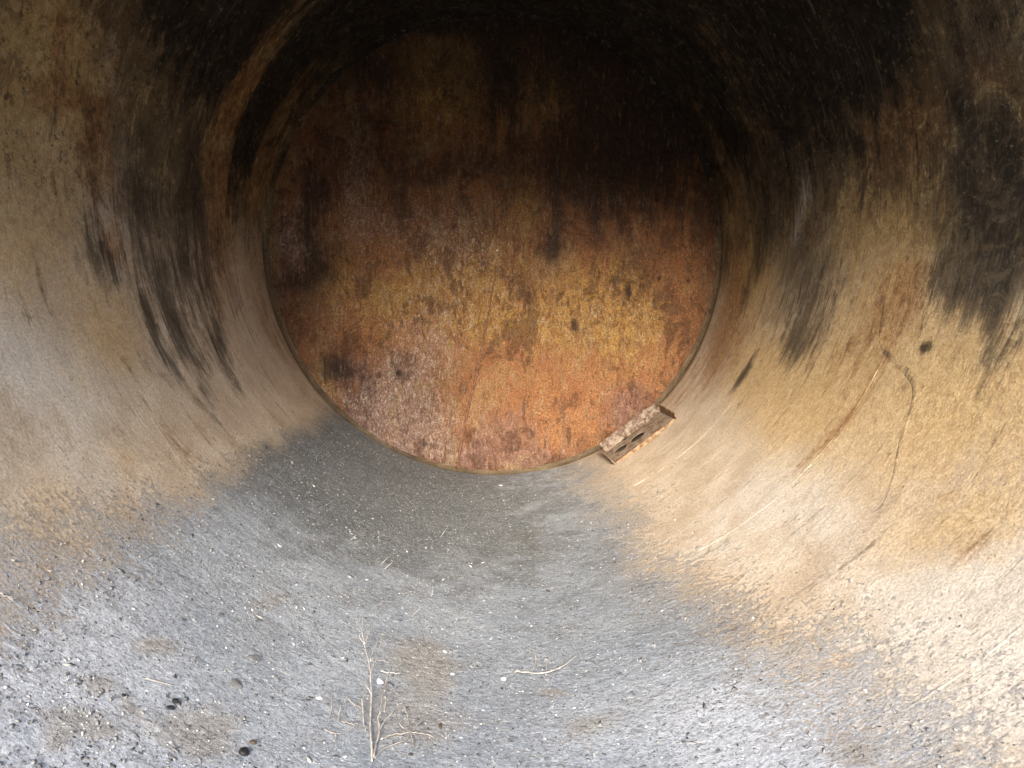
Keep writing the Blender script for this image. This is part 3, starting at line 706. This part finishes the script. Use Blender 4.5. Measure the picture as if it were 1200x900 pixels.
def build_grit(n):
    # elongated crumbs and flakes, six corners each
    a = rng.uniform(-54, 40, n * 2); y = .9 + (Y_HEAD - .98) * rng.random(n * 2) ** 1.25
    dens = sstep(-12, 5, a - S_LO + 3 * (rng.random(n * 2) - .5)) * sstep(-18, 14, S_HI - a + 6 * (rng.random(n * 2) - .5)) + .05
    clump = np.clip(.75 + 1.3 * fbm(a * .12, y * 5, 3), .15, 1)
    k = np.flatnonzero(rng.random(n * 2) < dens * clump)[:n]
    a = a[k]; y = y[k]; n = len(k)
    L = np.clip(rng.lognormal(-5.45, .6, n), .0015, .014); W = L * rng.uniform(.25, .8, n); H = L * rng.uniform(.12, .4, n)
    j = rng.random(n) < .003                                   # a few larger leaf and scale fragments
    L[j] = rng.uniform(.016, .036, j.sum()); W[j] = L[j] * rng.uniform(.25, .6, j.sum()); H[j] = L[j] * .12
    ang = rng.uniform(0, 2 * math.pi, n); tilt = rng.normal(0, .3, n)
    t = np.radians(a)
    r = R - np.maximum(silt_height(a, y), 0) - H * .35
    C = np.stack([r * np.sin(t), y, -r * np.cos(t)], 1)
    et = np.stack([np.cos(t), 0 * t, np.sin(t)], 1); ey = np.array([0, 1., 0])[None]; en = np.stack([-np.sin(t), 0 * t, np.cos(t)], 1)
    u = np.cos(ang)[:, None] * et + np.sin(ang)[:, None] * ey; w = -np.sin(ang)[:, None] * et + np.cos(ang)[:, None] * ey
    u2 = u * np.cos(tilt)[:, None] + en * np.sin(tilt)[:, None]; n2 = en * np.cos(tilt)[:, None] - u * np.sin(tilt)[:, None]
    jit = lambda: rng.uniform(.6, 1.2, n)[:, None]
    L_, W_, H_ = L[:, None] / 2, W[:, None] / 2, H[:, None] / 2
    V = np.stack([C + u2 * L_ * jit(), C - u2 * L_ * jit(), C + w * W_ * jit() + u2 * L_ * .3 * jit(), C - w * W_ * jit() - u2 * L_ * .3 * jit(), C + n2 * H_ * jit(), C - n2 * H_ * jit()], 1)
    tri = np.array([[0, 2, 4], [2, 1, 4], [1, 3, 4], [3, 0, 4], [2, 0, 5], [1, 2, 5], [3, 1, 5], [0, 3, 5]])
    F = (np.arange(n)[:, None, None] * 6 + tri[None]).reshape(-1, 3)
    me = mesh_np('grit', V.reshape(-1, 3), F, False)
    tone = np.clip(.52 + .27 * rng.standard_normal(n) + np.where(rng.random(n) < .03, .5, 0), 0, 1)
    add_attr(me, 'tone', np.repeat(tone, 6))
    o = link('grit', me, M_GRIT)
    return tag(o, 'loose grey grit and pale flakes scattered over the silt', 'grit', None, 'stuff')
build_grit(60000)

# ------------------------------------------------------------------ bracket by the end plate
def build_bracket():
    a0, a1 = 28.1, 45.0; am = (a0 + a1) / 2; tm = math.radians(am)
    half = R * math.sin(math.radians(a1 - a0) / 2)
    mid = R * math.cos(math.radians(a1 - a0) / 2) + .008
    et = Vector((math.cos(tm), 0, math.sin(tm))); en = Vector((-math.sin(tm), 0, math.cos(tm)))
    base = Vector((mid * math.sin(tm), 4.10, -mid * math.cos(tm)))
    root = empty('steel_bracket', base)
    tag(root, 'rusty channel bracket with two round holes, lying against the round end plate', 'bracket')
    P = lambda t, y, n: et * t + Vector((0, y, 0)) + en * n
    def solid(name, bm, mat, bev=.002):
        bmesh.ops.recalc_face_normals(bm, faces=bm.faces)
        bmesh.ops.bevel(bm, geom=[e for e in bm.edges if len(e.link_faces) == 2 and e.calc_face_angle(0) > .7], offset=bev, segments=1, affect='EDGES')
        me = bpy.data.meshes.new(name); bm.to_mesh(me); bm.free()
        o = bpy.data.objects.new(name, me); COL.objects.link(o); me.materials.append(mat); o.parent = root
        return o
    def prism(pts, off):
        bm = bmesh.new()
        A = [bm.verts.new(p) for p in pts]; B = [bm.verts.new(p + off) for p in pts]
        bm.faces.new(A); bm.faces.new(B[::-1])
        for i in range(len(pts)):
            j = (i + 1) % len(pts); bm.faces.new((A[i], B[i], B[j], A[j]))
        return bm
    y0, y1 = -.160, .150; th = .004; lift = .012
    # base plate with two holes: strips of quads round each hole
    bm = bmesh.new()
    holes = ((-half * .64, .010), (half * -.04, .0)); hr = .051
    xs = [-half, (holes[0][0] + holes[1][0]) / 2, half * .36, half]
    layer = []
    for n_ in (lift, lift + th):
        vs = {}
        def V(x, y):
            k = (round(x, 5), round(y, 5))
            if k not in vs: vs[k] = bm.verts.new(P(x, y, n_))
            return vs[k]
        rings = []
        for i, (hx, hy) in enumerate(holes):
            xa, xb = xs[i], xs[i + 1]; N = 24
            C = []; B = []
            for j in range(N):
                w = 2 * math.pi * j / N + math.pi / N * 0
                C.append(V(hx + hr * math.cos(w), hy + hr * math.sin(w)))
                dx, dy = math.cos(w), math.sin(w)
                m = min(((xb - hx) / dx if dx > 1e-6 else 9), ((xa - hx) / dx if dx < -1e-6 else 9), ((y1 - hy) / dy if dy > 1e-6 else 9), ((y0 - hy) / dy if dy < -1e-6 else 9))
                B.append(V(hx + dx * m, hy + dy * m))
            for j in range(N):
                k = (j + 1) % N
                bm.faces.new((C[j], C[k], B[k], B[j]))
            rings.append(C)
        q = [V(xs[2], y0), V(half, y0), V(half, y1), V(xs[2], y1)]
        bm.faces.new(q)
        layer.append(rings)
    for A, B in zip(*layer):
        for j in range(len(A)):
            k = (j + 1) % len(A); bm.faces.new((A[j], A[k], B[k], B[j]))
    me = bpy.data.meshes.new('base_plate'); bmesh.ops.recalc_face_normals(bm, faces=bm.faces); bm.to_mesh(me); bm.free()
    o = bpy.data.objects.new('base_plate', me); COL.objects.link(o); me.materials.append(M_PLATE); o.parent = root
    # back flange, standing
    bm = bmesh.new()
    n = 40; rows = 6
    g = {}
    for i in range(n + 1):
        for j in range(rows + 1):
            for s in (0, 1):
                hh = .074 * (1 + .10 * mnoise.noise(Vector((i * .35, 0, 2)))) * j / rows
                wob = .004 * mnoise.noise(Vector((i * .6, j * .9, s * 5)))
                g[i, j, s] = bm.verts.new(P(-half + 2 * half * i / n, y1 - .002 + (0 if s == 0 else .012) + (wob if s == 0 else 0), lift + th + hh))
    for i in range(n):
        for j in range(rows):
            bm.faces.new((g[i, j, 0], g[i + 1, j, 0], g[i + 1, j + 1, 0], g[i, j + 1, 0]))
            bm.faces.new((g[i, j + 1, 1], g[i + 1, j + 1, 1], g[i + 1, j, 1], g[i, j, 1]))
        bm.faces.new((g[i, rows, 0], g[i + 1, rows, 0], g[i + 1, rows, 1], g[i, rows, 1]))
        bm.faces.new((g[i, 0, 1], g[i + 1, 0, 1], g[i + 1, 0, 0], g[i, 0, 0]))
    for i in (0, n):
        for j in range(rows):
            bm.faces.new((g[i, j, 0], g[i, j + 1, 0], g[i, j + 1, 1], g[i, j, 1]))
    solid('back_flange', bm, M_FLAKY, .0008)
    # end plates leaning outwards
    def endp(sgn, hb, hf, out, mat):
        t0 = sgn * (half + .001)
        pts = [P(t0, y1 + .010, -.012), P(t0, y0 - .005, -.012), P(t0 + sgn * out * .6, y0 - .02, hf), P(t0 + sgn * out, y1 + .010, hb)]
        solid('end_plate', prism(pts, et * (sgn * .007)), mat, .0015)
    endp(1, .070, .050, .022, M_LIP)
    endp(-1, .078, .046, .020, M_PLATE)
    # front lip: a thin ragged turned-up edge
    bm = bmesh.new(); n = 30; prev = None
    for i in range(n + 1):
        x = -half + 2 * half * i / n; h = .007 + .006 * mnoise.noise(Vector((i * .7, 3, 1))); w = .006; low = -(math.sqrt(R * R - x * x) - mid) - .004
        ring = [bm.verts.new(P(x, y0 - .001 - w, low)), bm.verts.new(P(x, y0 - .001, low)), bm.verts.new(P(x, y0 - .001, lift + h)), bm.verts.new(P(x, y0 - .001 - w, lift + h * .9))]
        if prev:
            for k in range(4): bm.faces.new((prev[k], prev[(k + 1) % 4], ring[(k + 1) % 4], ring[k]))
        else: bm.faces.new(ring)
        prev = ring
    bm.faces.new(prev[::-1])
    solid('front_lip', bm, M_LIP, .001)
    return root
build_bracket()

# ------------------------------------------------------------------ dead plants and twigs
def lift_path(pts, amt, k=5, seed=0, end=None):
    """raise a path traced on the silt off the surface along the inward normal"""
    P = spline(pts, k); n = len(P)
    out = []
    for i, p in enumerate(P):
        t = i / max(1, n - 1); nrm = np.array([-p[0], 0, -p[2]]); nrm /= np.linalg.norm(nrm)
        a0, a1 = amt
        out.append(p + nrm * (a0 + (a1 - a0) * t + .004 * mnoise.noise(Vector((t * 6, seed * 3.1, 0)))))
    return np.array(out)

def plant(name, label, cat, sets, mat, thick, lifts, parts, group=None):
    base = Vector(sets[0][0])
    root = empty(name, base)
    tag(root, label, cat, group)
    for i, pts in enumerate(sets):
        P = lift_path(pts, lifts[min(i, len(lifts) - 1)], 5, i)
        t0 = thick if i == 0 else thick * .62
        rad = np.interp(np.linspace(0, 1, len(P)), [0, .4, .75, 1], [t0, t0 * .85, t0 * .7, t0 * .35]) * (1 + .25 * np.array([mnoise.noise(Vector((q * 1.3, i * 5.0, 0))) for q in range(len(P))]))
        P = P + .0012 * np.array([[mnoise.noise(Vector((q * .9, i * 3.0, k))) for k in range(3)] for q in range(len(P))])
        v, f = tube_mesh([P], [list(rad)], 6)
        link(parts[0] if i == 0 else parts[1], mesh_np(name, v, f), mat, root)
    return root
plant('dead_weed', 'tall bleached dead weed stalk with forked tip, lying beside the pale stone', 'dead weed', STALK, M_STRAW, .0029,
      [(.004, .040), (.040, .062), (.040, .055), (.026, .050), (.030, .05), (.020, .030), (.040, .05)], ('stalk', 'branch'))
plant('dead_weed', 'thinner dull dead weed with short forks, just right of the tall bleached stalk', 'dead weed', SIDE_STALK, M_STRAWD, .0030,
      [(.004, .022), (.022, .03), (.022, .035), (.012, .03), (.012, .03)], ('stalk', 'branch'))
plant('dead_weed', 'sprawling dry weed with stems radiating over the brown stained silt', 'dead weed', SPRAWL, M_STRAWD, .0026,
      [(.004, .010), (.010, .006), (.004, .014), (.014, .008), (.01, .01), (.006, .006), (.01, .004)], ('stalk', 'branch'))
plant('dry_grass_tuft', 'low tuft of thin dry stems left of the tall bleached stalk', 'dry grass', TUFT, M_STRAWD, .0024,
      [(.02, .006), (.008, .012), (.006, .010), (.004, .012), (.022, .004), (.02, .004), (.01, .004), (.012, .004)], ('stem', 'stem'))
plant('dry_twig', 'curled white dry twig with a looped side shoot, near the small white chip', 'twig', CURLED_TWIG, M_STRAW, .0026,
      [(.004, .016), (.006, .030), (.004, .018), (.008, .012), (.004, .003)], ('stem', 'branch'))
plant('dry_twig', 'short straight pale twig with a thin fork, above the pale stone', 'twig', SHORT_TWIG, M_STRAW, .0022, [(.004, .006), (.005, .012)], ('stem', 'branch'))
plant('dry_twig', 'thin dull twig touching the upper side of the forked stalk', 'twig', THIN_TWIG, M_STRAWD, .0020, [(.004, .006)], ('stem', 'branch'))
plant('dry_twig', 'forked white twig at the left edge of the photo on dusty steel', 'twig', EDGE_TWIG, M_STRAW, .0022, [(-.008, -.004), (-.006, -.004)], ('stem', 'branch'))

def straw(label, base_deg, y, h, lean, mat, th=.0015):
    b = on_shell(base_deg, y, R - .012); n = Vector((-b.x, 0, -b.z)).normalized()
    top = b + n * h + Vector((lean, .01, 0))
    P = np.array([b + (top - b) * t + Vector((lean * .3 * t * t, 0, 0)) for t in np.linspace(-.1, 1, 6)])
    v, f = tube_mesh([P], [[th, th, th * .6]], 6)
    o = link('straw', mesh_np('straw', v, f), mat)
    tag(o, label, 'straw')
for lab, deg, y, h, lean in (
    ('short pale straw standing in dark silt, farthest of the upright straws', -12.0, 3.0, .042, .012),
    ('taller of two leaning straws standing close together on grey silt', -20.1, 2.50, .040, .014),
    ('shorter of two leaning straws standing close together on grey silt', -19.3, 2.48, .026, .014),
    ('leaning pale straw standing in silt a little beyond the forked stalk tip', -14.0, 2.14, .042, .018),
    ('thin upright straw between the leaning pale straw and the twin straws', -12.0, 2.33, .036, .0),
    ('small tilted straw on the left part of the dark silt', -25.8, 2.62, .024, .008)):
    straw(lab, deg, y, h * .75, lean, M_STRAW)
o = None
P = lift_path(STRAWS[6], (.004, .004), 4); v, f = tube_mesh([P], [[.002, .0014]], 6)
tag(link('straw', mesh_np('straw', v, f), M_STRAW), 'single pale straw lying flat on grey silt near the brown leaf-shaped stone', 'straw')
P = lift_path(STRAWS[7], (.002, .003), 6); v, f = tube_mesh([P], [[.0012, .0018, .0012]], 6)
tag(link('straw', mesh_np('straw', v, f), M_STRAW), 'long white straw lying flat, just above the two black stones', 'straw')

# ------------------------------------------------------------------ stones and chips
def stone(name, label, cat, deg, y, size, mat, rot=0, angular=.35, seed=0, group=None, sink=.25):
    bm = bmesh.new()
    bmesh.ops.create_icosphere(bm, subdivisions=3, radius=1)
    rs = random.Random(seed)
    cuts = [(Vector((rs.gauss(0, 1), rs.gauss(0, 1), rs.gauss(0, 1))).normalized(), rs.uniform(.45, .75)) for _ in range(11)]
    for v in bm.verts:
        p = v.co.normalized()
        q = 1.0
        for nrm, d in cuts:
            k = p.dot(nrm)
            if k > d: q = min(q, d / k + (1 - angular) * (1 - d / k))
        v.co = p * (q + .05 * mnoise.noise(p * 2.2 + Vector((seed * 7.7, 0, 0))))
        v.co = Vector((v.co.x * size[0] / 2, v.co.y * size[1] / 2, v.co.z * size[2] / 2))
    me = bpy.data.meshes.new(name); bm.to_mesh(me); bm.free()
    for p in me.polygons: p.use_smooth = angular < .5
    o = link(name, me, mat)
    h = max(0., float(silt_height(np.array([deg]), np.array([y]))[0]))
    t = math.radians(deg)
    c = on_shell(deg, y, R - h - size[2] * (.5 - sink))
    o.matrix_world = Matrix.Translation(c) @ Matrix.Rotation(-t, 4, 'Y') @ Matrix.Rotation(rot, 4, 'Z')
    return tag(o, label, cat, group)
S = STONES
stone('stone', 'pale blue-grey stone right beside the tall bleached stalk', 'stone', *S[0], (.022, .046, .016), M_PALE, .3, .8, 1)
stone('chip', 'white chip below the curled twig, whitest on the floor', 'chip', *S[1], (.021, .018, .010), M_WHITE, .1, .8, 2)
stone('stone', 'square black stone, upper one of the touching pair on tan-stained silt', 'stone', *S[2], (.018, .020, .014), M_BLACK, .5, .9, 3)
stone('stone', 'small black stone, lower one of the touching pair on tan-stained silt', 'stone', *S[3], (.020, .014, .010), M_BLACK, .2, .9, 4)
stone('stone', 'oval black stone at the bottom edge of the photo, largest of the black stones', 'stone', *S[4], (.026, .022, .014), M_BLACK, -.5, .4, 5)
stone('stone', 'small brown stone touching the oval black stone', 'stone', S[5][0], S[5][1] + .012, (.018, .014, .010), M_BROWN, .2, .5, 6)
stone('stone', 'dark brown capsule-shaped stone, right of the sprawling dry weed', 'stone', *S[6], (.010, .024, .010), M_BROWN, .1, .3, 7)
stone('stone', 'tiny dark brown stone below the sprawling dry weed', 'stone', *S[7], (.012, .012, .008), M_BROWN, .1, .6, 8)
stone('chip', 'flat white chip left of the dry grass tuft', 'chip', *S[8], (.020, .012, .007), M_WHITE, .1, .8, 9)
stone('chip', 'small white chip above the brown stain, upper of two', 'chip', *S[9], (.013, .020, .008), M_WHITE, .6, .8, 10)
stone('chip', 'small pale chip right of the brown stain, lower of two', 'chip', *S[10], (.016, .016, .008), M_PALE, .6, .8, 11)
stone('stone', 'flat grey slab-like stone on silt left of the stalks, larger of the two flat stones', 'stone', *S[11], (.044, .042, .010), M_GREYST, .3, .8, 12)
stone('stone', 'flat olive-brown leaf-shaped stone, beyond the grey slab-like stone', 'stone', *S[12], (.038, .040, .008), M_GREYST, -.6, .8, 13)
stone('chip', 'bright white flake at the far end of the silt below the end plate', 'chip', *S[13], (.034, .045, .008), M_WHITE, .2, .8, 14)
stone('stone', 'tiny black pebble on pale silt far left of the oval black stone', 'stone', *S[14], (.010, .009, .007), M_BLACK, .2, .6, 15)
stone('chip', 'small white chip near the upper left edge of the silt', 'chip', *S[15], (.016, .022, .008), M_WHITE, .2, .8, 16)

# ------------------------------------------------------------------ outside the open end: bare ground and an added bank
bm = bmesh.new()
bmesh.ops.create_grid(bm, x_segments=90, y_segments=90, size=60)
for v in bm.verts:
    dist = math.hypot(v.co.x, min(v.co.y, 0))
    k = min(1, max(0, (dist - 8) / 8)) * min(1, max(0, (4 - v.co.y) / 4))     # added unseen bank, cuts low sky light into the tank
    v.co.z = -R - .5 + .06 * mnoise.noise(v.co * .6) + k * k * (3 - 2 * k) * (6.5 + .9 * mnoise.noise(v.co * .13))
me = bpy.data.meshes.new('earth'); bm.to_mesh(me); bm.free()
tag(link('terrain', me, M_EARTH), 'bare earth outside the open end of the tank, with an added bank that blocks low sky', None, None, 'structure')

# ------------------------------------------------------------------ camera
cam = bpy.data.cameras.new('camera'); co = bpy.data.objects.new('camera', cam); COL.objects.link(co)
cam.sensor_fit = 'HORIZONTAL'; cam.sensor_width = 36; cam.lens = 36 * 780 / 1200
cam.clip_start = .02; cam.clip_end = 500
co.location = (-.15, 0, -.4802)
PITCH, YAW = -.0899, -.0560
co.rotation_euler = (math.pi / 2 + PITCH, 0, YAW)
scene.camera = co

# ------------------------------------------------------------------ light: hazy daylight falling in through the open end
SUN_EL, SUN_AZ = math.radians(26), math.radians(-7)     # azimuth of travel away from +Y (towards +X is negative)
w = bpy.data.worlds.new('World'); scene.world = w; w.use_nodes = True
nt = w.node_tree; bg = nt.nodes['Background']
sky = nt.nodes.new('ShaderNodeTexSky'); sky.sky_type = 'NISHITA'; sky.sun_disc = False
sky.sun_elevation = SUN_EL
trav = Vector((math.sin(-SUN_AZ) * math.cos(SUN_EL), math.cos(SUN_AZ) * math.cos(SUN_EL), -math.sin(SUN_EL)))   # direction the light travels
src = -trav
sky.sun_rotation = math.atan2(src.x, src.y)
nt.links.new(sky.outputs[0], bg.inputs[0]); bg.inputs[1].default_value = .15
sl = bpy.data.lights.new('sun', 'SUN'); so = bpy.data.objects.new('sun', sl); COL.objects.link(so)
sl.energy = 1.5; sl.angle = math.radians(26); sl.color = (1, .92, .79)
so.rotation_euler = trav.to_track_quat('-Z', 'Y').to_euler()

scene.render.engine = 'CYCLES'
scene.cycles.max_bounces = 8; scene.cycles.diffuse_bounces = 5
scene.cycles.use_denoising = True
scene.view_settings.view_transform = 'Standard'; scene.view_settings.look = 'None'
scene.view_settings.exposure = 2.65; scene.view_settings.gamma = 1
